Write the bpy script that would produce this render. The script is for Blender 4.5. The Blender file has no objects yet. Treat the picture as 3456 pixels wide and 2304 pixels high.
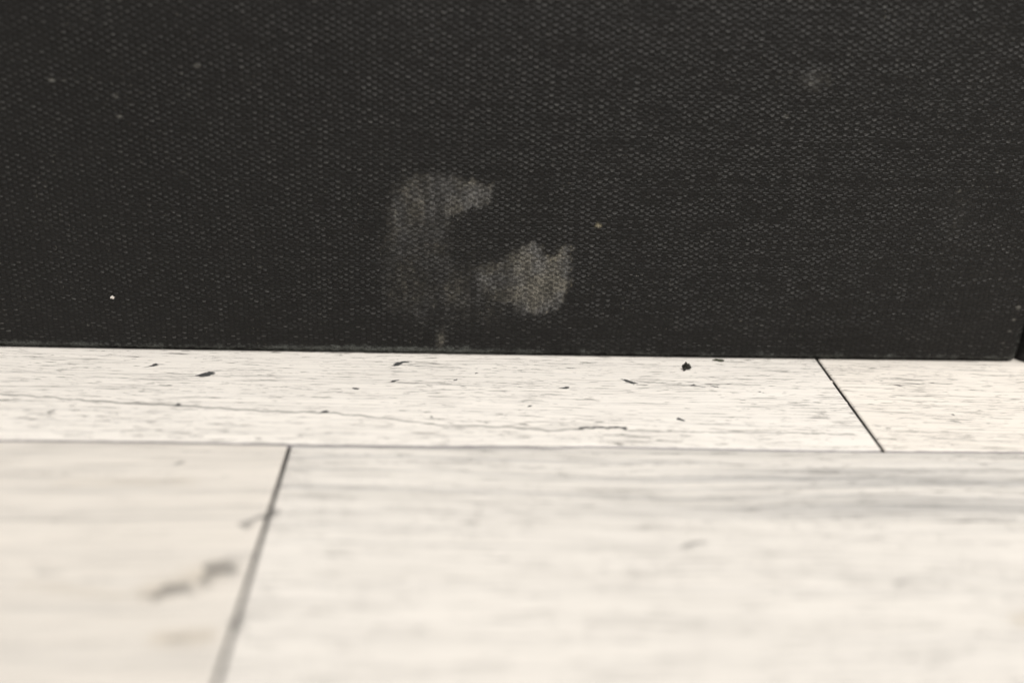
import bpy, math, random
import numpy as np
from mathutils import Matrix, Vector, noise as mnoise

MM = 0.001
scene = bpy.context.scene
col = scene.collection
rng = np.random.default_rng(7)
random.seed(7)

# ------------------------------------------------------------------ camera
cam_d = bpy.data.cameras.new('camera')
cam = bpy.data.objects.new('camera', cam_d)
col.objects.link(cam)
R = Matrix(((0.9983865316, -0.0180488587, -0.0538383891),
            (-0.0413625379, 0.4184287702, -0.9073072824),
            (0.0389033918, 0.9080702632, 0.4170071021)))
# columns of R: camera right, up and back in world axes
M = Matrix(((R[0][0], R[0][1], R[0][2], -8.0208 * MM),
            (R[1][0], R[1][1], R[1][2], -133.7824 * MM),
            (R[2][0], R[2][1], R[2][2], 63.6 * MM),
            (0, 0, 0, 1)))
cam.matrix_world = M
cam_d.sensor_width = 36
cam_d.lens = 36 * 3400 / 3456
cam_d.clip_start = 0.003
cam_d.clip_end = 50
cam_d.dof.use_dof = True
cam_d.dof.focus_distance = 0.1415
cam_d.dof.aperture_fstop = 7.7
cam_d.dof.aperture_blades = 7
scene.camera = cam

# ------------------------------------------------------------------ light
world = bpy.data.worlds.new('World')
scene.world = world
world.use_nodes = True
bg = world.node_tree.nodes['Background']
bg.inputs[0].default_value = (1.0, 0.965, 0.915, 1)
bg.inputs[1].default_value = 0.43

def area(name, loc, target, sx, sy, power, color):
    d = bpy.data.lights.new(name, 'AREA')
    d.shape = 'RECTANGLE'; d.size = sx; d.size_y = sy
    d.energy = power; d.color = color
    o = bpy.data.objects.new(name, d); col.objects.link(o)
    o.location = loc
    o.rotation_euler = (Vector(target) - Vector(loc)).to_track_quat('-Z', 'Y').to_euler()
    return o

area('ceiling_light', (0.50, -0.30, 1.5), (0, 0, 0), 1.1, 0.20, 29.5, (1.0, 0.965, 0.91))
area('room_light', (-0.5, -1.3, 1.1), (0, 0, 0), 0.9, 0.7, 4.5, (1.0, 0.965, 0.91))

scene.view_settings.view_transform = 'Standard'
scene.view_settings.look = 'None'
scene.view_settings.exposure = 0.0
scene.view_settings.gamma = 1.0

# ------------------------------------------------------------------ node helper
class NT:
    def __init__(self, name):
        self.m = bpy.data.materials.new(name)
        self.m.use_nodes = True
        self.t = self.m.node_tree
        for n in list(self.t.nodes):
            self.t.nodes.remove(n)
        self.out = self.t.nodes.new('ShaderNodeOutputMaterial')
        self.b = self.t.nodes.new('ShaderNodeBsdfPrincipled')
        self.t.links.new(self.b.outputs[0], self.out.inputs[0])
    def set(self, inp, v):
        if hasattr(v, 'is_output'):
            self.t.links.new(v, inp)
        else:
            inp.default_value = v
    def math(self, op, a, b=0.0, c=0.0, clamp=False):
        n = self.t.nodes.new('ShaderNodeMath'); n.operation = op; n.use_clamp = clamp
        for i, v in enumerate((a, b, c)):
            self.set(n.inputs[i], v)
        return n.outputs[0]
    def add(self, a, b): return self.math('ADD', a, b)
    def sub(self, a, b): return self.math('SUBTRACT', a, b)
    def mul(self, a, b): return self.math('MULTIPLY', a, b)
    def div(self, a, b): return self.math('DIVIDE', a, b)
    def cos(self, a): return self.math('COSINE', a)
    def abs(self, a): return self.math('ABSOLUTE', a)
    def floor(self, a): return self.math('FLOOR', a)
    def pow(self, a, b): return self.math('POWER', a, b)
    def max(self, a, b): return self.math('MAXIMUM', a, b)
    def min(self, a, b): return self.math('MINIMUM', a, b)
    def ramp(self, x, a, b, lo=0.0, hi=1.0):
        n = self.t.nodes.new('ShaderNodeMapRange'); n.interpolation_type = 'SMOOTHSTEP'
        self.set(n.inputs['Value'], x)
        self.set(n.inputs['From Min'], a); self.set(n.inputs['From Max'], b)
        self.set(n.inputs['To Min'], lo); self.set(n.inputs['To Max'], hi)
        return n.outputs[0]
    def coord(self):
        n = self.t.nodes.new('ShaderNodeTexCoord')
        v = self.t.nodes.new('ShaderNodeVectorMath'); v.operation = 'SCALE'
        self.t.links.new(n.outputs['Object'], v.inputs[0]); v.inputs['Scale'].default_value = 1000
        return v.outputs[0]
    def sep(self, v):
        n = self.t.nodes.new('ShaderNodeSeparateXYZ'); self.t.links.new(v, n.inputs[0])
        return n.outputs[0], n.outputs[1], n.outputs[2]
    def comb(self, x, y, z=0.0):
        n = self.t.nodes.new('ShaderNodeCombineXYZ')
        self.set(n.inputs[0], x); self.set(n.inputs[1], y); self.set(n.inputs[2], z)
        return n.outputs[0]
    def noise(self, vec, scale, detail=2.0, rough=0.5, color=False, dist=0.0):
        n = self.t.nodes.new('ShaderNodeTexNoise')
        self.t.links.new(vec, n.inputs['Vector'])
        n.inputs['Scale'].default_value = scale
        n.inputs['Detail'].default_value = detail
        n.inputs['Roughness'].default_value = rough
        n.inputs['Distortion'].default_value = dist
        return n.outputs['Color'] if color else n.outputs['Fac']
    def white(self, vec):
        n = self.t.nodes.new('ShaderNodeTexWhiteNoise'); n.noise_dimensions = '2D'
        self.t.links.new(vec, n.inputs['Vector'])
        return n.outputs['Value']
    def attr(self, name):
        n = self.t.nodes.new('ShaderNodeAttribute'); n.attribute_name = name
        return n.outputs['Fac']
    def mix(self, f, a, b):
        n = self.t.nodes.new('ShaderNodeMix'); n.data_type = 'RGBA'
        self.set(n.inputs[0], f)
        for inp, v in ((n.inputs[6], a), (n.inputs[7], b)):
            if hasattr(v, 'is_output'): self.t.links.new(v, inp)
            else: inp.default_value = (*v, 1)
        return n.outputs[2]
    def bump(self, h, dist, strength=1.0, normal=None):
        n = self.t.nodes.new('ShaderNodeBump')
        self.set(n.inputs['Height'], h)
        n.inputs['Distance'].default_value = dist
        n.inputs['Strength'].default_value = strength
        if normal is not None: self.t.links.new(normal, n.inputs['Normal'])
        return n.outputs[0]
    def rgb(self, c): self.set(self.b.inputs['Base Color'], c if hasattr(c, 'is_output') else (*c, 1))

def plain(name, c, rough=0.6, nscale=None, amt=0.3):
    n = NT(name)
    if nscale:
        f = n.noise(n.coord(), nscale, 4, 0.6)
        n.rgb(n.mix(f, tuple(x * (1 - amt) for x in c), tuple(x * (1 + amt) for x in c)))
    else:
        n.rgb(c)
    n.b.inputs['Roughness'].default_value = rough
    return n.m

# ------------------------------------------------------------------ black book cloth
PU, PV = 0.745, 0.405
def cloth_material(name, marked):
    n = NT(name)
    P = n.coord()
    x, y, z = n.sep(P)
    if not marked:                       # spine: run the threads round the curve
        x = n.add(x, y)
    # slow drift of the threads and small unevenness of each one
    wob = n.noise(P, 0.10, 2, 0.5, color=True)
    wx, wy, wz = n.sep(wob)
    fine = n.noise(P, 0.9, 2, 0.6, color=True)
    fx, fy, fz = n.sep(fine)
    u = n.div(n.add(x, n.add(n.mul(n.sub(wx, 0.5), 1.0), n.mul(n.sub(fx, 0.5), 0.26))), PU)
    v = n.div(n.add(z, n.add(n.mul(n.sub(wy, 0.5), 0.7), n.mul(n.sub(fy, 0.5), 0.24))), PV)
    iu = n.floor(n.add(u, 0.5))
    thread_rnd = n.white(n.comb(iu, 3.3))
    across = n.pow(n.max(n.abs(n.cos(n.mul(u, math.pi))), 0.001), 0.42)
    ph = n.add(v, n.add(iu, n.mul(thread_rnd, 0.12)))
    along = n.cos(n.mul(ph, math.pi))
    cell = n.comb(iu, n.floor(n.mul(n.add(ph, 1.0), 0.5)))
    rnd = n.white(cell)
    iv = n.floor(v)
    weft_rnd = n.white(n.comb(7.7, iv))
    warp_h = n.mul(across, n.add(0.52, n.mul(along, n.add(0.14, n.mul(rnd, 0.36)))))
    weft_h = n.add(n.mul(n.pow(n.abs(n.math('SINE', n.mul(v, math.pi))), 0.8), 0.42), n.mul(weft_rnd, 0.16))
    h = n.max(warp_h, weft_h)
    fuzz = n.noise(P, 4.2, 4, 0.8)
    # thick and thin stretches along each warp and weft thread
    ctone = n.noise(n.comb(n.mul(iu, 3.71), n.mul(z, 0.16), 1.0), 1.0, 2, 0.6)
    rtone = n.noise(n.comb(n.mul(x, 0.13), n.mul(n.floor(n.add(v, .5)), 2.93), 8.0), 1.0, 2, 0.6)
    ct = n.ramp(ctone, 0.30, 0.70, 0.35, 1.45)
    rt = n.ramp(rtone, 0.30, 0.70, 0.30, 1.60)
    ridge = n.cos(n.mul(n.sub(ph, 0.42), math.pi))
    top_glint = n.mul(n.ramp(n.add(ridge, n.mul(n.sub(fuzz, 0.5), 0.9)), 0.55, 1.05), n.ramp(across, .45, .85))  # pale highlight painted on each bump's upper edge, as if lit from above
    gap = n.ramp(n.abs(n.cos(n.mul(u, math.pi))), 0.0, n.add(n.ramp(ctone, .3, .7, .60, .15), n.ramp(x, -70.0, 5.0, .30, 0.0)))  # dark gaps widen to the left, standing in for light and view angle
    big = n.noise(P, 0.045, 3, 0.55)
    # worn, flattened weave: where the sizing has filled the gaps
    wear = n.attr('flat') if marked else 0.15
    hh = n.add(n.mul(n.mul(h, n.add(.45, n.mul(rt, .55))), n.ramp(wear, 0.0, 1.0, 1.0, 0.5) if marked else 0.8), n.mul(fuzz, 0.22))
    base = n.mix(n.ramp(n.add(h, n.mul(n.sub(fuzz, .5), .3)), 0.15, 0.75), (0.0030, 0.0028, 0.0027), (0.0072, 0.0067, 0.0063))
    base = n.mix(n.mul(n.ramp(big, 0.35, 0.7), 0.35), base, (0.0105, 0.010, 0.0095))
    base = n.mix(n.mul(n.sub(1.0, gap), 0.75), base, (0.0022, 0.0021, 0.0020))
    base = n.mix(n.math('MULTIPLY', n.mul(top_glint, n.add(0.06, n.mul(n.mul(rnd, rnd), 0.70))), n.mul(rt, ct), 0, True), base, (0.058, 0.056, 0.053))
    # lint specks caught in the weave
    sp = n.noise(P, 2.3, 2, 0.75)
    lint = n.ramp(sp, 0.74, 0.80)
    base = n.mix(n.mul(lint, 0.6), base, (0.12, 0.115, 0.10))
    sp2 = n.noise(n.comb(n.mul(x, 1.2), y, n.mul(z, 0.6)), 5.0, 1, 0.5)
    lint2 = n.mul(n.ramp(sp2, 0.72, 0.78), n.ramp(n.noise(P, .2, 1), .45, .65))
    base = n.mix(n.mul(lint2, 0.7), base, (0.20, 0.19, 0.16))
    rough = 0.42
    if marked:
        crust = n.noise(P, 1.7, 4, 0.75)
        dry = n.attr('stain')            # faint chalky film
        edge = n.attr('stain_edge')
        film = n.ramp(n.add(dry, n.mul(n.sub(crust, 0.5), 1.1)), 0.05, 1.0)
        hz = n.add(h, n.mul(n.sub(n.noise(P, 3.4, 3, .7), .5), 1.1))
        grip = n.add(0.34, n.mul(n.ramp(hz, 0.80, 0.10), 0.75))
        film = n.mul(film, n.mul(grip, n.mul(n.ramp(n.noise(P, 2.9, 4, .85), .38, .60, .34, 1.50), n.add(.35, n.mul(ct, .65)))))
        warm = n.noise(P, 0.23, 2, 0.5)
        fcol = n.mix(n.ramp(warm, 0.4, 0.6), (0.165, 0.163, 0.160), (0.195, 0.183, 0.155))
        base = n.mix(n.math('MULTIPLY', n.mul(film, n.ramp(n.noise(n.comb(n.mul(x, 1.1), n.mul(z, .35), 4.0), 1.0, 3, .7), .38, .62, .62, 1.15)), 0.85, 0, True), base, fcol)
        bright = n.mul(n.ramp(n.noise(P, 3.6, 3, .8), .58, .68), n.ramp(dry, .35, .9))
        base = n.mix(n.mul(bright, 0.5), base, (0.34, 0.32, 0.27))
        rim = n.mul(n.ramp(n.add(edge, n.mul(n.sub(n.noise(P, 1.2, 4, .8), 0.5), 1.5)), 0.55, 1.1), grip)
        base = n.mix(n.mul(rim, 0.9), base, (0.36, 0.32, 0.22))
        ed = n.attr('edge_wear')
        fray = n.mul(n.ramp(n.add(ed, n.mul(n.sub(n.noise(P, 0.8, 5, .85), 0.5), 2.2)), 0.35, 1.0), n.ramp(fuzz, .35, .65, .15, 1.0))
        base = n.mix(n.mul(fray, 0.8), base, (0.14, 0.15, 0.14))
        chalk = n.attr('speck')
        ck = n.mul(n.ramp(n.add(chalk, n.mul(n.sub(crust, 0.5), 0.8)), 0.4, 1.0), n.add(.3, n.mul(grip, .7)))
        base = n.mix(n.mul(ck, 0.6), base, (0.21, 0.205, 0.185))
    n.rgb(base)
    n.b.inputs['Roughness'].default_value = rough
    n.b.inputs['Specular IOR Level'].default_value = 0.23
    n.set(n.b.inputs['Normal'], n.bump(hh, 0.00037, 1.0))
    return n.m

# ------------------------------------------------------------------ printed white wood
def floor_material():
    n = NT('whitewashed_wood_print')
    P = n.coord()
    x, y, z = n.sep(P)
    pid = n.attr('plank')
    grey = n.attr('grey')
    warmth = n.attr('warmth')
    # each plank has its own cut of the grain
    yo = n.add(y, n.mul(pid, 37.3)); xo = n.add(x, n.mul(pid, 91.7))
    sway = n.noise(n.comb(n.mul(xo, 0.016), n.mul(yo, 0.05)), 1.0, 1, 0.4)
    sway2 = n.noise(n.comb(n.mul(xo, 0.08), n.mul(yo, 0.3)), 1.0, 2, 0.5)
    yy = n.add(n.add(yo, n.mul(n.sub(sway, .5), 5.0)), n.mul(n.sub(sway2, .5), 0.35))
    # pores: short dark dashes
    d1 = n.noise(n.comb(n.mul(xo, 0.075), n.mul(yy, 3.2)), 1.0, 2, 0.5)
    d2 = n.noise(n.comb(n.mul(xo, 0.40), n.mul(yy, 4.4), 5.0), 1.0, 2, 0.5)
    dens = n.noise(n.comb(n.mul(xo, 0.045), n.mul(yy, 0.22), 9.0), 1.0, 3, 0.6)
    dt = n.add(n.mul(n.sub(dens, 0.5), 0.22), n.mul(n.sub(n.attr('dash'), 0.5), 0.22))
    dash = n.ramp(n.abs(n.sub(n.add(d1, dt), 0.60)), 0.030, 0.008)
    dash = n.mul(dash, n.ramp(n.noise(n.comb(n.mul(xo, 0.16), n.mul(yy, 1.8), 31.0), 1.0, 3, .65), .46, .56))
    dash2 = n.ramp(n.add(d2, dt), 0.665, 0.71)
    # long faint growth lines
    g1 = n.noise(n.comb(n.mul(xo, 0.013), n.mul(yy, 2.1), 2.0), 1.0, 3, 0.6)
    gm = n.noise(n.comb(n.mul(xo, 0.09), n.mul(yy, 1.0), 4.0), 1.0, 2, 0.6)
    line = n.mul(n.ramp(n.abs(n.sub(g1, 0.52)), 0.024, 0.0), n.ramp(gm, 0.38, 0.58))
    g2 = n.noise(n.comb(n.mul(xo, 0.010), n.mul(yy, 1.35), 12.0), 1.0, 4, 0.6)
    cloud = n.noise(n.comb(n.mul(xo, 0.035), n.mul(yy, 0.42), 21.0), 1.0, 4, 0.6)
    print_dots = n.noise(P, 9.0, 1, 0.5)
    base = n.mix(warmth, (0.80, 0.775, 0.745), (0.83, 0.775, 0.710))
    base = n.mix(n.mul(n.ramp(cloud, 0.42, 0.72), n.add(0.04, n.mul(grey, 0.55))), base, (0.50, 0.48, 0.45))
    base = n.mix(n.mul(n.ramp(g2, 0.47, 0.66), n.add(0.04, n.mul(grey, 0.62))), base, (0.34, 0.34, 0.345))
    tone = n.attr('tone')
    base = n.mix(n.sub(1.0, tone), base, (0.0, 0.0, 0.0))  # near planks darkened in colour, in place of light falling off forward
    ink = n.max(n.mul(dash, 0.85), n.max(n.mul(dash2, 0.85), n.mul(line, n.add(0.42, n.mul(grey, .15)))))
    ink = n.math('MULTIPLY', ink, n.add(0.75, n.mul(print_dots, 0.7)), 0, True)
    base = n.mix(ink, base, (0.055, 0.052, 0.05))
    halo = n.attr('halo')
    base = n.mix(n.mul(n.ramp(n.add(halo, n.mul(n.sub(n.noise(P, .35, 3, .6), .5), .5)), 0.1, 1.0), 0.42), base, (0.44, 0.375, 0.29))
    mk = n.attr('mark')
    mn = n.noise(P, 3.2, 3, 0.7)
    mark = n.ramp(n.add(mk, n.mul(n.sub(mn, 0.5), 0.7)), 0.42, 0.66)
    base = n.mix(n.mul(mark, n.add(0.75, n.mul(print_dots, 0.4))), base, (0.030, 0.034, 0.037))
    fm = n.attr('faint')
    fmk = n.ramp(n.add(fm, n.add(n.mul(n.sub(mn, 0.5), 0.8), n.mul(n.sub(n.noise(P, .7, 3, .6), .5), .7))), 0.35, 0.80)
    base = n.mix(n.mul(fmk, 0.68), base, (0.16, 0.155, 0.15))
    gr = n.attr('joint'); gl = n.attr('seam')
    ink = n.mul(ink, 1.0)
    base = n.mix(n.ramp(n.add(gl, n.mul(n.sub(n.noise(P, 0.5, 3, .7), .5), .5)), 0.15, 0.6, 0.0, 0.88), base, (0.11, 0.10, 0.115))
    jn = n.noise(P, 2.6, 3, 0.7)
    base = n.mix(n.ramp(n.add(gr, n.mul(n.sub(jn, .5), .25)), 0.35, 0.6), base, n.mix(n.ramp(jn, .6, .75), (0.016, 0.015, 0.015), (0.07, 0.065, 0.06)))
    n.rgb(base)
    n.b.inputs['Roughness'].default_value = 0.42
    n.b.inputs['Specular IOR Level'].default_value = 0.35
    hb = n.add(n.mul(ink, -0.5), n.mul(n.noise(P, 0.8, 3, .6), 0.3))
    n.set(n.b.inputs['Normal'], n.bump(hb, 0.00003, 0.6))
    return n.m

# ------------------------------------------------------------------ mesh helpers
def grid_mesh(name, X, Y, Z, extra_faces=None):
    ny, nx = X.shape
    me = bpy.data.meshes.new(name)
    idx = np.arange(nx * ny).reshape(ny, nx)
    q = np.stack([idx[:-1, :-1], idx[:-1, 1:], idx[1:, 1:], idx[1:, :-1]], -1).reshape(-1, 4)
    loops = q.ravel(); starts = np.arange(len(q)) * 4; totals = np.full(len(q), 4)
    if extra_faces:
        for f in extra_faces:
            starts = np.append(starts, len(loops)); totals = np.append(totals, len(f))
            loops = np.append(loops, f)
    me.vertices.add(nx * ny)
    me.vertices.foreach_set('co', (np.stack([X, Y, Z], -1).reshape(-1) * MM).astype(np.float32))
    me.loops.add(len(loops)); me.loops.foreach_set('vertex_index', loops.astype(np.int32))
    me.polygons.add(len(starts))
    me.polygons.foreach_set('loop_start', starts.astype(np.int32))
    me.polygons.foreach_set('loop_total', totals.astype(np.int32))
    me.update(); me.validate()
    return me

def put_attr(me, name, arr):
    a = me.attributes.new(name, 'FLOAT', 'POINT')
    a.data.foreach_set('value', np.ascontiguousarray(arr, dtype=np.float32).ravel())

def shade(me, smooth=True):
    me.polygons.foreach_set('use_smooth', [smooth] * len(me.polygons))

def link(name, me, mat, parent=None):
    o = bpy.data.objects.new(name, me); col.objects.link(o)
    me.materials.append(mat)
    if parent: o.parent = parent
    return o

def poly_dist(X, Y, pts):
    d = np.full(X.shape, 1e9)
    for (ax, ay), (bx, by) in zip(pts[:-1], pts[1:]):
        vx, vy = bx - ax, by - ay
        L = vx * vx + vy * vy + 1e-12
        t = np.clip(((X - ax) * vx + (Y - ay) * vy) / L, 0, 1)
        d = np.minimum(d, np.hypot(X - ax - t * vx, Y - ay - t * vy))
    return d

def inside_dist(X, Y, pts):
    """signed distance, positive inside the outline"""
    P = list(pts) + [pts[0]]
    d = poly_dist(X, Y, P)
    ins = np.zeros(X.shape, bool)
    for (ax, ay), (bx, by) in zip(P[:-1], P[1:]):
        if ay == by: continue
        c = ((ay > Y) != (by > Y)) & (X < (bx - ax) * (Y - ay) / (by - ay) + ax)
        ins ^= c
    return np.where(ins, d, -d)

def smooth(x, a, b):
    t = np.clip((x - a) / (b - a), 0, 1)
    return t * t * (3 - 2 * t)

# ------------------------------------------------------------------ floor (sheet with grooved planks)
SEAMS = [-26.4 + 45.0 * k for k in range(-16, 17)]
def joints_in_row(r):
    if r == 0: base = 45.85
    elif r == -1: base = -28.2
    else: base = ((r * 83.7) % 210) - 100
    return [base + 210.0 * k for k in range(-5, 6)]

def axis(lo, hi, step, outer, special, w):
    a = list(np.arange(lo, hi, step))
    s = step
    v = hi
    while v < outer: a.append(v); s *= 1.12; v += s
    a.append(outer)
    s = step; v = lo - step
    while v > -outer: a.append(v); s *= 1.12; v -= s
    a.append(-outer)
    for c in special:
        if abs(c) < outer - 5:
            a += [c - w, c - w * .5, c, c + w * .5, c + w]
    return np.unique(np.round(a, 3))

near_j = [45.85, -28.2]
allj = sorted(set(round(j, 2) for r in range(-16, 17) for j in joints_in_row(r) if abs(j) < 600))
gx = axis(-80, 82, 0.32, 700, allj, 0.30)
gy = axis(-70, 4, 0.16, 700, SEAMS, 0.30)
X, Y = np.meshgrid(gx, gy)
Z = np.zeros_like(X)
def wiggle(x):
    return (0.14 * np.sin(x * 0.11 + 0.5) - 0.42 * np.exp(-((x - 3.6) / 2.6) ** 2)
            + 0.12 * np.exp(-((x - 9) / 2.5) ** 2) + 0.10 * np.sin(x * .045))
seam = np.zeros_like(X); joint = np.zeros_like(X)
row = np.floor((Y + 26.4) / 45.0).astype(int)
for s in SEAMS:
    d = np.abs(Y - s)
    seam = np.maximum(seam, np.clip(1 - d / 0.40, 0, 1))
for r in range(-16, 17):
    lo = -26.4 + 45 * r
    m = (Y >= lo) & (Y <= lo + 45)
    for j in joints_in_row(r):
        if abs(j) > 690: continue
        joint = np.maximum(joint, np.where(m, np.clip(1 - np.abs(X - j) / 0.42, 0, 1), 0))
Z -= 0.22 * smooth(seam, 0, 1)
Z -= 0.45 * smooth(joint, 0.1, 0.9)
# seam line wanders a little, as cut edges do
Y2 = Y.copy()
near = np.exp(-((Y + 26.4) / 3.0) ** 2)
Y2 += near * wiggle(X)
Z += 0.10 * np.exp(-((X - 3.6) / 3.0) ** 2) * np.exp(-((Y + 26.9) / 2.0) ** 2)
xn = X + 0.0
plank = np.zeros_like(X); grey = np.zeros_like(X); warm = np.zeros_like(X); dash = np.full(X.shape, .5); tone = np.full(X.shape, .95)
for r in range(-16, 17):
    lo = -26.4 + 45 * r
    m = (Y >= lo) if r == 16 else ((Y >= lo) & (Y < lo + 45))
    k = np.floor((X - joints_in_row(r)[0]) / 210.0)
    h = np.sin(r * 12.9898 + k * 78.233) * 43758.5453
    h = h - np.floor(h)
    plank = np.where(m, h * 3 + r * .37, plank)
    grey = np.where(m, h * 0.6, grey)
    warm = np.where(m, (h * 7.3) % 1.0, warm)
for r, left, g, w, ds, tn in ((0, True, .10, .40, .58, 1.0), (0, False, .04, .80, .58, .99), (-1, True, .40, .78, .02, .835), (-1, False, 1.0, .38, .42, .89)):
    j = 45.85 if r == 0 else -28.2
    lo = -26.4 + 45 * r
    m = (Y >= lo) & (Y < lo + 45) & ((X < j) if left else (X >= j)) & (np.abs(X) < 150)
    gg = g
    if r == -1 and not left:                       # dark grain bands run along the upper half of this plank
        gg = 0.30 + 0.70 * smooth(Y, -44, -38) 
    grey = np.where(m, gg, grey); warm = np.where(m, w, warm); dash = np.where(m, ds, dash); tone = np.where(m, tn, tone)

MARKS = [  # knots and cracks of the print: points (mm), half width, strength
 ([(-51.07,-5.99),(-50.05,-5.29)],.42,1), ([(-43.22,-8.46),(-42.03,-7.69)],.75,1), ([(-17.34,-4.33),(-15.39,-3.09)],.55,1),
 ([(-16.89,-9.24),(-16.3,-8.95)],.32,1), ([(-8.53,-8.58),(-8.12,-8.29)],.28,1), ([(-21.9,-11.54),(-21.53,-11.61)],.40,1),
 ([(6.21,-10.5),(7.14,-10.2)],.32,1), ([(15.68,-7.73),(16.73,-8.61)],.60,1),
 ([(-44.43,-17.13),(-43.98,-16.95)],.50,1), ([(-25.72,-18.24),(-24.83,-18.14)],.42,1), ([(-11.16,-19.09),(-11.08,-19.48)],.30,.9),
 ([(8.0,-21.74),(8.52,-21.49),(12.95,-21.29),(13.88,-21.5)],.26,.95), ([(7.9,-21.89),(8.23,-21.65)],.36,1), ([(13.13,-21.37),(13.93,-21.42)],.40,1),
 ([(21.15,-18.79),(21.48,-19.1),(21.86,-19.17)],.32,.95), ([(59.05,-16.23),(59.28,-16.64)],.26,.9),
 ([(24.52,-8.98),(25.34,-9.04)],.28,.9), ([(27.85,-9.14),(28.41,-9.48)],.26,.9),
 ([(33.98,-10.73),(34.72,-11.06)],.25,.9), ([(1.58,-16.04),(1.87,-15.87)],.26,.9), ([(-5.63,-6.64),(-4.79,-6.23)],.20,.8),
]
FAINT = [
 ([(-41.15,-31.41),(-40.42,-30.67)],.55,1), ([(-30.4,-43.6),(-29.2,-42.5),(-28.22,-41.2)],.75,.9),
 ([(-27.7,-59.8),(-27.75,-58.2)],.7,.9), ([(16.95,-46.26),(17.33,-46.25)],.7,1), ([(-31.7,-52.2),(-31.0,-50.5)],1.35,1.2),
 ([(-36.4,-54.7),(-34.7,-54.3)],1.15,1.15),
 ([(-67.46,-14.75),(-60.79,-15.44),(-55.64,-16.18),(-44.24,-17.12),(-32.47,-18.29),(-24.86,-18.46),(-17.14,-19.81),(-9.51,-21.45),(-1.95,-21.55),(3.69,-22.31),(8.11,-21.73)],.24,.95),
 ([(-90,-12.9),(-67.46,-14.75)],.24,.9),
 ([(-50,-16.6),(-44.24,-17.12),(-36,-17.95)],.2,1.25),
 ([(-70.63,-7.01),(-57.88,-9.44),(-41.9,-10.03),(-21.57,-13.25)],.13,.72),
 ([(14.38,-22.02),(24.72,-22.2),(36.37,-22.13),(44.12,-22.31)],.2,.85),
 ([(16.84,-7.87),(19.37,-8.33),(24.67,-9.24),(28,-9.4)],.30,.75),
 ([(-59.16,-19.39),(-58.52,-18.83)],.35,1), ([(58.08,-18.39),(59.0,-18.61)],.45,.8),
 ([(-26.8,-30.9),(-9.35,-30.3),(3,-31.2),(20,-29.9),(40,-30.6)],.25,.62),
 ([(-15.5,-4.2),(-8,-4.6)],.16,.8), ([(-49.1,-51.4),(-46.8,-51.3)],.8,.68), ([(-34,-61.1),(-31.2,-60.7)],.9,.72),
 ([(37.2,-52.5),(37.9,-52.3)],.6,.9), ([(-51,-43),(-49.3,-42.6)],.5,.6),
 ([(-70,-31.2),(-60,-33.5),(-49,-33.9),(-40,-33.1)],.8,.45), ([(20,-47.2),(34,-50.6),(44,-52.3)],.5,.4),
 ([(-20,-29.6),(0,-30.3),(10,-29.8),(30,-29.2)],.16,.6),
]
HALO = [([(-36.5,-54.2),(-31.5,-51.2)],3.4,.9), ([(-34.5,-61),(-30.5,-60.6)],2.0,1.0), ([(-49,-53.5),(-40,-55)],1.8,.55),
        ([(-52,-35.5),(-38,-35)],2.2,.5), ([(47,-58.1),(48.5,-57.9)],2.0,1.0)]
mark = np.zeros_like(X); faint = np.zeros_like(X); halo = np.zeros_like(X)
Xw = X + .16 * np.sin(Y * 3.1 + X * .8) + .10 * np.sin(X * 2.3 + 1.0)
Yw = Y + .10 * np.sin(X * 2.9) + .07 * np.sin(X * 6.1 + Y * 2)
def knot(pts, w, s):
    (ax, ay), (bx, by) = pts[0], pts[-1]
    L = math.hypot(bx - ax, by - ay); ux, uy = (bx - ax) / (L + 1e-9), (by - ay) / (L + 1e-9)
    cx_, cy_ = (ax + bx) / 2, (ay + by) / 2
    a = (Xw - cx_) * ux + (Yw - cy_) * uy; b = -(Xw - cx_) * uy + (Yw - cy_) * ux
    A = L / 2 + w * .9
    b = b / (1 + .35 * np.clip(a / A, -1, 1) + .25 * np.sin(a * 2.7 + cx_))
    return s * np.clip(1 - .5 * np.sqrt((a / A) ** 2 + (b / (w * .85)) ** 2), 0, 1)
for pts, w, s in MARKS:
    if len(pts) == 2: mark = np.maximum(mark, knot(pts, w, s))
    else: mark = np.maximum(mark, s * np.clip(1 - poly_dist(Xw, Yw, pts) / (2 * w), 0, 1))
Xf = X + .5 * np.sin(Y * 1.3 + X * .4) + .3 * np.sin(X * 1.9); Yf = Y + .10 * np.sin(X * 1.7 + 1) + .05 * np.sin(X * 4.1)
for pts, w, s in FAINT:
    if len(pts) == 2 and w > .5:
        sx_, sy_ = Xw, Yw
        Xw, Yw = Xf + .5 * np.sin(Yf * 2.1), Yf + .25 * np.sin(Xf * 1.4 + Yf)
        faint = np.maximum(faint, knot(pts, w, s)); Xw, Yw = sx_, sy_
    else:
        faint = np.maximum(faint, s * np.clip(1 - poly_dist(Xf, Yf, pts) / (2 * w), 0, 1))
for pts, w, s in HALO: halo = np.maximum(halo, s * np.clip(1 - poly_dist(X, Y, pts) / w, 0, 1))

me = grid_mesh('floor', X, Y2, Z)
shade(me)
for nm, a in (('mark', mark), ('faint', faint), ('halo', halo), ('seam', seam), ('joint', joint),
              ('plank', plank), ('grey', grey), ('warmth', warm), ('tone', tone), ('dash', dash)):
    put_attr(me, nm, a)
fl = link('floor', me, floor_material())
fl['kind'] = 'structure'

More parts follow.
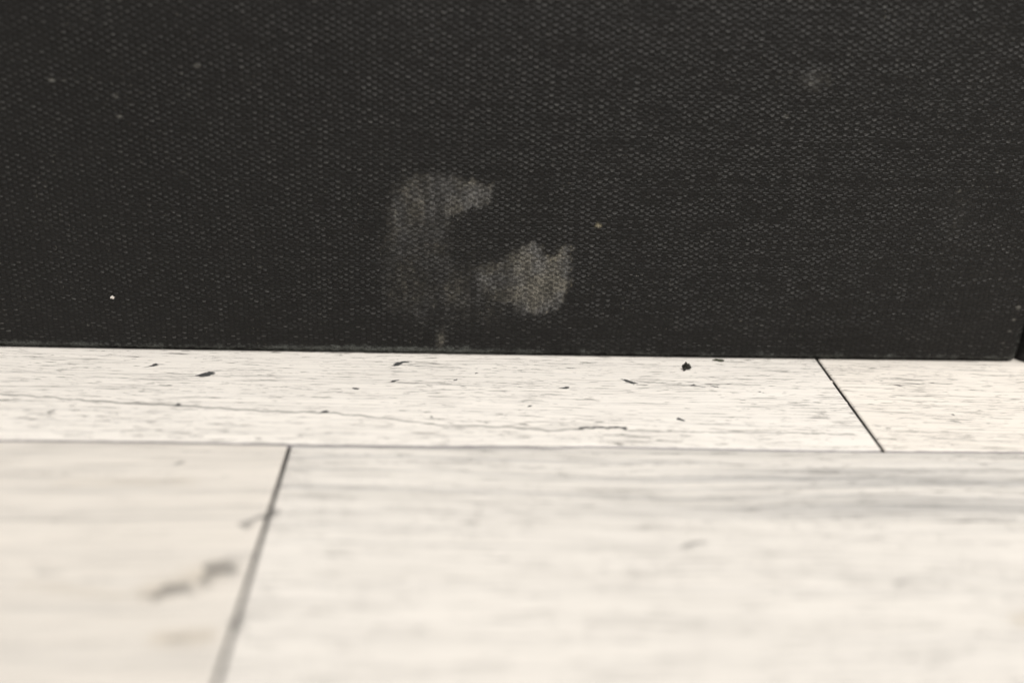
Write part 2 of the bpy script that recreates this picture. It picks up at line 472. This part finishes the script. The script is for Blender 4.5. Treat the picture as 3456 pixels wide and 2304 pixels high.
# ------------------------------------------------------------------ the book
book = bpy.data.objects.new('book', None); col.objects.link(book)
book.empty_display_size = 0.02
book['label'] = 'old black cloth-covered book standing upright on white planks, pale dried stain on its cover'
book['category'] = 'book'
book.location = (0, -0.18 * MM, 0)
book.rotation_euler = (0, 0, math.radians(0.36))
HB = 228.0          # cover height
XL, XR = -90.0, 76.9  # cover fore edge and spine-side edge
Z0 = 0.52           # worn lower edge of the board; cloth tuck under it is shaped to block light
TH = 2.8

def cover_mesh(name, dense):
    if dense:
        xs = np.concatenate([np.arange(XL, XR - 3, 0.40), np.linspace(XR - 3, XR, 22)])
        zf = np.concatenate([np.arange(0, 3, 0.15), np.arange(3, 60, 0.40), np.linspace(60, HB - 3, 60), np.linspace(HB - 2.9, HB, 10)])
    else:
        xs = np.concatenate([np.linspace(XL, XR, 60)]); zf = np.linspace(0, HB, 60)
    RB = 0.38
    # vertical profile: parameter list of (y, z)
    ang = np.linspace(0, math.pi / 2, 8)
    py, pz = [TH, 1.2, 0.42], [-0.48, -0.49, -0.47]
    py += list(RB * (1 - np.sin(ang[:-1]))); pz += list(RB * (1 - np.cos(ang[:-1])))
    fz = zf[(zf > RB + .1) & (zf < HB - RB - .1)]
    py += [0.0]; pz += [RB]
    py += [0.0] * len(fz); pz += list(fz)
    py += [0.0]; pz += [HB - RB]
    py += list(RB * (1 - np.cos(ang[1:]))); pz += list(HB - RB * (1 - np.sin(ang[1:])))
    py += [TH]; pz += [HB]
    py = np.array(py); pz = np.array(pz)
    Xg, Yg = np.meshgrid(xs, py); _, Zg = np.meshgrid(xs, pz)
    if dense:
        dr = XR - Xg
        # spine-side bevel where the cloth turns over the board
        t = np.clip(1 - dr / 2.0, 0, 1)
        Yg = Yg + (1.1 * (1 - np.sqrt(np.clip(1 - t * t, 0, 1)))) * (Yg < TH - .1)
        # rounded bottom corner
        tc = np.clip(1 - dr / 1.3, 0, 1)
        lift = 1.3 * (1 - np.sqrt(np.clip(1 - tc * tc, 0, 1)))
        Zg = Zg + lift * np.clip(1 - Zg / 9.0, 0, 1)
        dl = Xg - XL
        t2 = np.clip(1 - dl / 0.9, 0, 1)
        Yg = Yg + 0.9 * (1 - np.sqrt(np.clip(1 - t2 * t2, 0, 1))) * (Yg < TH - .1)
        # slight bow of the board and small unevenness
        nz = np.array([mnoise.noise(Vector((x * .05, 0, 0))) for x in xs])
        nz2 = np.array([mnoise.noise(Vector((x * .55, 3.3, 0))) for x in xs])
        nz3 = np.array([mnoise.noise(Vector((x * 2.1, 7.3, 0))) for x in xs])
        low = np.clip(1 - Zg / 2.2, 0, 1) * (Zg > -.3)
        fr = np.exp(-((xs + 20) / 14.0) ** 2)
        Zg = Zg + low * ((nz * .10 + nz2 * .10)[None, :] + (nz3 * (.04 + .13 * fr))[None, :])
        Yg = Yg + low * (nz3 * (.03 + .15 * fr))[None, :]
        Yg = Yg + (-0.34 * (1 - ((Xg - 0) / 80.0) ** 2)) * (Yg < TH - .1) * np.clip(1.2 - Zg / 60, .2, 1)
    Zg = Zg + Z0
    ny, nx = Xg.shape
    idx = np.arange(nx * ny).reshape(ny, nx)
    # sides and back close the board
    loop_b = idx[0, :]; loop_t = idx[-1, :]; loop_l = idx[:, 0]; loop_r = idx[:, -1]
    return Xg, Yg, Zg, idx

def make_cover(name, dense, mat):
    Xg, Yg, Zg, idx = cover_mesh(name, dense)
    # append a column on each side at full board depth
    def side(c):
        Xs = Xg[:, c:c + 1] if c >= 0 else Xg[:, -1:]
        Ys = np.full_like(Xs, TH); Zs = Zg[:, c:c + 1] if c >= 0 else Zg[:, -1:]
        return Xs, Ys, Zs
    l = side(0); r = side(-1)
    Xa = np.hstack([l[0], Xg, r[0]]); Ya = np.hstack([l[1], Yg, r[1]]); Za = np.hstack([l[2], Zg, r[2]])
    ny, nx = Xa.shape
    id2 = np.arange(nx * ny).reshape(ny, nx)
    loop = list(id2[0, ::-1]) + list(id2[1:, 0]) + list(id2[-1, 1:]) + list(id2[-2:0:-1, -1])
    me = grid_mesh(name, Xa, Ya, Za, [loop])
    sm = np.ones(len(me.polygons), bool); sm[-1] = False
    me.polygons.foreach_set('use_smooth', sm)
    return me, Xa, Ya, Za

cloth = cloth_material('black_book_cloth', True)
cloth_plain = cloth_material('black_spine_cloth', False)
me, Xa, Ya, Za = make_cover('front_cover', True, {})

UP = [(-18.28,21.98),(-17.24,24.52),(-15.62,26.84),(-11.03,27.5),(-7.0,26.46),(-3.43,25.73),(-3.22,24.27),(-4.47,22.55),(-7.72,21.62),(-9.14,21.37),(-8.89,17.94),(-8.23,15.77),(-7.0,12.0),(-8.5,7.5),(-13.5,4.0),(-18.5,6.55),(-20.0,13.31),(-18.3,19.46)]
LOBE = [(-17.6,22.0),(-17.0,25.6),(-15.0,27.0),(-11.0,27.4),(-7.0,26.46),(-3.43,25.73),(-3.22,24.27),(-4.47,22.55),(-7.72,21.62),(-10.0,20.2),(-13.5,19.5)]
LOW = [(-6.5,13.84),(-4.26,14.99),(-2.19,15.39),(-0.57,16.84),(1.46,17.85),(3.35,17.59),(4.47,16.08),(5.75,15.76),(6.01,17.0),(6.7,17.37),(7.56,17.04),(7.88,15.28),(8.05,11.23),(7.64,8.94),(6.22,7.52),(4.14,6.26),(1.13,6.2),(-0.63,7.37),(-3.23,8.7),(-6.2,10.8)]
BRIGHT = [(-.8,15.8),(1.46,17.6),(3.35,17.4),(4.3,15.9),(4.9,14.6),(5.6,14.9),(5.9,16.9),(6.8,17.4),(7.7,17.0),(7.9,11.2),(6.6,8.0),(4.1,6.6),(1.5,7.0),(0.3,10.0)]
wxn = Xa + 0.10 * np.sin(Za * 2.1) + .10 * np.sin(Za * 4.7 + Xa)
wzn = Za + 0.22 * np.sin(Xa * 2.3) + .22 * np.sin(Xa * 4.3 + 1)
dU = inside_dist(wxn, wzn, UP); dL = inside_dist(wxn, wzn, LOW); dB = inside_dist(wxn, wzn, BRIGHT); dLo = inside_dist(wxn, wzn, LOBE)
st = (0.30 + 0.16 * smooth(Za, 13, 21)) * smooth(dU, -1.8, 2.4)
st = np.maximum(st, (0.50 + 0.20 * smooth(Xa, -12, -5)) * smooth(dLo, -.3 - .8 * smooth(-Xa, 8, 14), .6 + 1.2 * smooth(-Xa, 8, 14)))
st = np.maximum(st, 0.56 * smooth(dL, -.6, 1.3))
st = np.maximum(st, 0.92 * smooth(dB + .25 * np.sin(np.round(Xa / .745) * 2.4) + .2 * np.sin(np.round(Za / .8) * 3.1), -.3, .5))
st = np.maximum(st, 0.80 * np.exp(-(((Xa + 3.0) / .9) ** 2 + ((Za - 13.2) / 1.6) ** 2)))
st = np.maximum(st, 0.36 * np.exp(-(((Xa + 7.5) / 8.5) ** 2 + ((Za - 10) / 5.5) ** 2)))
st = np.maximum(st, 0.55 * np.exp(-(((Xa + 10.5) / .8) ** 2 + ((Za - 2.6) / 2.2) ** 2)))
st = np.maximum(st, 0.50 * np.exp(-(((Xa - 38.5) / 2.4) ** 2 + ((Za - 41.0) / 1.6) ** 2)))
st = np.maximum(st, 0.22 * np.exp(-(((Xa - 62) / 3.5) ** 2 + ((Za - 23) / 6) ** 2)))
se = 0.62 * np.exp(-(dB / .45) ** 2) * smooth(Xa + Za * .0, 1.0, 4.5)
se = np.maximum(se, .60 * np.exp(-(dLo / .4) ** 2) * smooth(Xa, -9, -4) * smooth(Za, 24, 25.6))
se = np.maximum(se, .42 * np.exp(-((Xa + 17.0) / .6) ** 2) * smooth(Za, 21, 24) * (1 - smooth(Za, 26, 28)))
se = np.maximum(se, 1.05 * np.exp(-(((Xa - 11.2) / .85) ** 2 + ((Za - 20.3) / .8) ** 2)))
se = np.maximum(se, .9 * np.exp(-(((Xa + 11.5) / .25) ** 2 + ((Za - 27.8) / .5) ** 2)))
spk = np.zeros_like(Xa)
for (px, pz, rr, s) in [(-41.86,40.34,.75,1),(-60.43,37.92,.8,.9),(-58.93,37.97,.7,.7),(-57.5,38.2,.8,.5),(-43.34,36.5,.6,.8),(-42.0,36.5,.5,.8),(-52.63,36.13,.8,.8),(-52.45,33.53,.8,.8),
        (35.4,36.06,.7,.9),(38.2,40.5,1.2,.6),(52.52,26.4,.5,.8),(61.61,26.43,.6,.9),(66.34,29.31,.6,.9),(60.5,32.2,.5,.8),(-50.37,27.69,.6,.8),(-46.47,19.98,.6,.6),
        (-45.06,26.43,.8,.6),(-44.0,26.9,.6,.6),(74.6,8.99,.7,1.1),(74.4,7.0,.6,.9),(74.2,5.2,.6,.9),(73.7,3.2,.5,.7),(74.9,12.0,.6,.6),(30.0,3.2,.5,.6),(-48,20.3,.6,.6),(-30,30,.5,.5),(20,8,.5,.5),(52,11,.5,.6),(57,9.3,.4,.8),(46,7.5,.5,.6)]:
    spk = np.maximum(spk, 1.2 * s * np.exp(-(((Xa - px) / (rr * .8)) ** 2 + ((Za - pz) / (rr * .55)) ** 2)))
# faint diagonal scuffs
for pts, s in (([(-50,26.5),(-43,29.3)], .5), ([(-57,23),(-46,26.2)], .42), ([(-47,18.5),(-41,20.2)], .45), ([(-55,18.6),(-47,20.5)], .38), ([(-55.5,36.3),(-48,36.9)], .5), ([(-60.5,38),(-55,38.6)], .4)):
    spk = np.maximum(spk, s * np.exp(-(poly_dist(Xa, Za, pts) / .35) ** 2))
ew = np.exp(-((Za - Z0) / 0.9) ** 2) * (.60 + .60 * np.exp(-((Xa + 19) / 17.0) ** 2) + .25 * np.exp(-((Xa + 66) / 10.0) ** 2) + .12 * np.sin(Xa * .7))
ew = np.maximum(ew, .55 * np.exp(-((Xa - XR + 1.0) / .8) ** 2) * np.clip(1 - Za / 25, .3, 1))
fill = .75 * np.exp(-((Za) / 9.0) ** 2) + .5 * smooth(st, .1, .6) + .25 * smooth(Xa, 45, 75)
for nm, a in (('stain', st), ('stain_edge', se), ('speck', spk), ('edge_wear', ew), ('flat', np.clip(fill, 0, 1))):
    put_attr(me, nm, a)
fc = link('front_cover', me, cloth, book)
fc['label'] = 'front cover in coarse black cloth with a pale dried stain'

T = 27.0   # whole book thickness
me2, *_ = make_cover('back_cover', False, {})
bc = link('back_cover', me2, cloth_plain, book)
bc.scale = (1, 1, 1)
co = np.empty(len(me2.vertices) * 3, np.float32); me2.vertices.foreach_get('co', co)
co = co.reshape(-1, 3); co[:, 1] = T * MM - co[:, 1]
me2.vertices.foreach_set('co', co.ravel()); me2.flip_normals(); me2.update()

# spine: cloth runs from under the board, down into the joint and round the back
prof = [(75.2, 2.2), (76.2, 2.1), (76.75, 1.6), (77.1, 0.7), (77.8, -0.1), (79.0, -0.6), (80.7, -0.7), (82.8, -0.4), (84.5, 0.3)]
for a in np.linspace(12, 168, 15):
    prof.append((84.0 + 8.0 * math.sin(math.radians(a)), T / 2 - (T / 2 - 0.1) * math.cos(math.radians(a)) ))
prof += [(84.5, T - .3), (82.8, T + .2), (81.6, T - .3), (80.7, T - 1.4), (79.8, T - 2.6), (78.6, T - 3.0), (77.5, T - 2.75), (76.6, T - 2.3), (75.2, T - 1.9)]
prof = np.array(prof)
# resample smoothly
s = np.r_[0, np.cumsum(np.hypot(*np.diff(prof, axis=0).T))]
ss = np.linspace(0, s[-1], 160)
p = np.stack([np.interp(ss, s, prof[:, 0]), np.interp(ss, s, prof[:, 1])], 1)
for _ in range(6): p[1:-1] = (p[:-2] + 2 * p[1:-1] + p[2:]) / 4
tan = np.gradient(p, axis=0); nrm = np.stack([tan[:, 1], -tan[:, 0]], 1); nrm /= np.linalg.norm(nrm, axis=1)[:, None]
inner = p - nrm * 0.9
ring = np.vstack([p, inner[::-1]])
zs = np.concatenate([[0.02, .12, .35, .8], np.linspace(1.5, HB - .5, 80), [HB + .1, HB + .3]])
sh = np.array([.30, .12, .03, 0] + [0] * 80 + [.03, .2])
Xs = np.zeros((len(zs), len(ring) + 1)); Ys = Xs.copy(); Zs = Xs.copy()
ctr = np.vstack([(p + inner) / 2, ((p + inner) / 2)[::-1]])
for i, (z_, k) in enumerate(zip(zs, sh)):
    rr = ring * (1 - k) + ctr * k
    Xs[i, :-1] = rr[:, 0]; Ys[i, :-1] = rr[:, 1]; Xs[i, -1] = rr[0, 0]; Ys[i, -1] = rr[0, 1]; Zs[i, :] = z_
ms = grid_mesh('spine', Xs, Ys, Zs, [list(range(len(ring) - 1, -1, -1)), list(range((len(zs) - 1) * (len(ring) + 1), (len(zs) - 1) * (len(ring) + 1) + len(ring)))])
shade(ms)
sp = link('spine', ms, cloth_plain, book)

# page block
pm = NT('aged_paper_edges')
P = pm.coord(); x_, y_, z_ = pm.sep(P)
lf = pm.noise(pm.comb(pm.mul(x_, .02), pm.mul(y_, 9.0), pm.mul(z_, .02)), 1.0, 3, .6)
pm.rgb(pm.mix(lf, (0.42, 0.36, 0.26), (0.62, 0.56, 0.44)))
pm.b.inputs['Roughness'].default_value = .85
pm.set(pm.b.inputs['Normal'], pm.bump(lf, 0.0001, .6))
ys = np.linspace(TH + .1, T - TH - .1, 24)
bow = 3.0 * (1 - ((ys - T / 2) / (T / 2 - TH)) ** 2)
zz = np.linspace(Z0 + 4, HB - 4, 20)
Yp, Zp = np.meshgrid(np.r_[ys, ys[::-1], ys[0]], zz)
Xp = np.tile(np.r_[XL + 4 + bow, np.full(24, 0) + 79 + bow[::-1] * 1.2, XL + 4 + bow[0]], (len(zz), 1))
nr = 48
mp = grid_mesh('page_block', Xp, Yp, Zp, [list(range(nr)), list(range((len(zz) - 1) * (nr + 1) + nr - 1, (len(zz) - 1) * (nr + 1) - 1, -1))])
link('page_block', mp, pm.m, book)

# ------------------------------------------------------------------ small debris
def crumb(name, loc, size, mat, label, cat, seed, squash=(1, 1, 1), rot=0, sub=3, rough=.45):
    import bmesh
    bm = bmesh.new()
    bmesh.ops.create_icosphere(bm, subdivisions=sub, radius=1)
    for v in bm.verts:
        d = 1 + rough * mnoise.noise(v.co * 1.6 + Vector((seed, 0, 0))) * 2 + rough * .7 * mnoise.noise(v.co * 4.5 + Vector((0, seed, 0))) * 2
        v.co = Vector((v.co.x * squash[0], v.co.y * squash[1], v.co.z * squash[2])) * d * size * MM
    lowest = min(v.co.z for v in bm.verts)
    for v in bm.verts: v.co.z -= lowest
    me = bpy.data.meshes.new(name); bm.to_mesh(me); bm.free(); shade(me, False)
    o = link(name, me, mat)
    o.location = Vector(loc) * MM; o.rotation_euler = (0, 0, rot)
    o['label'] = label; o['category'] = cat
    return o

dark = plain('dark_grit', (0.022, 0.021, 0.016), .7, 4, .5)
green = plain('dark_green_flake', (0.035, 0.040, 0.018), .7, 4, .5)
white = plain('white_lint', (0.75, 0.70, 0.66), .8, 4, .2)
crumb('crumb', (25.1, -4.1, -.02), .42, dark, 'jagged black crumb of grit on the white plank just in front of the book', 'crumb', 1.3, (1.1, .7, .85), .3, rough=.75)
crumb('flake', (30.6, -1.0, -.02), .36, green, 'thin dark greenish flake lying against the foot of the book cover', 'flake', 5.1, (1.9, .55, .35), -.15)
crumb('chip', (45.5, -7.0, -.32), .24, white, 'tiny white chip caught in the dark joint between two planks, nearer the book', 'chip', 2.2, (1, 1.3, .6))
crumb('chip', (45.62, -13.2, -.32), .13, white, 'tinier white chip farther down the dark plank joint', 'chip', 8.2, (.7, 1.8, .6), .1)
l = crumb('lint', (-56.46, -.80, 7.9), .21, white, 'small white speck of lint stuck low on the left of the black cover', 'lint', 3.7, (1.1, .45, .8), 0)
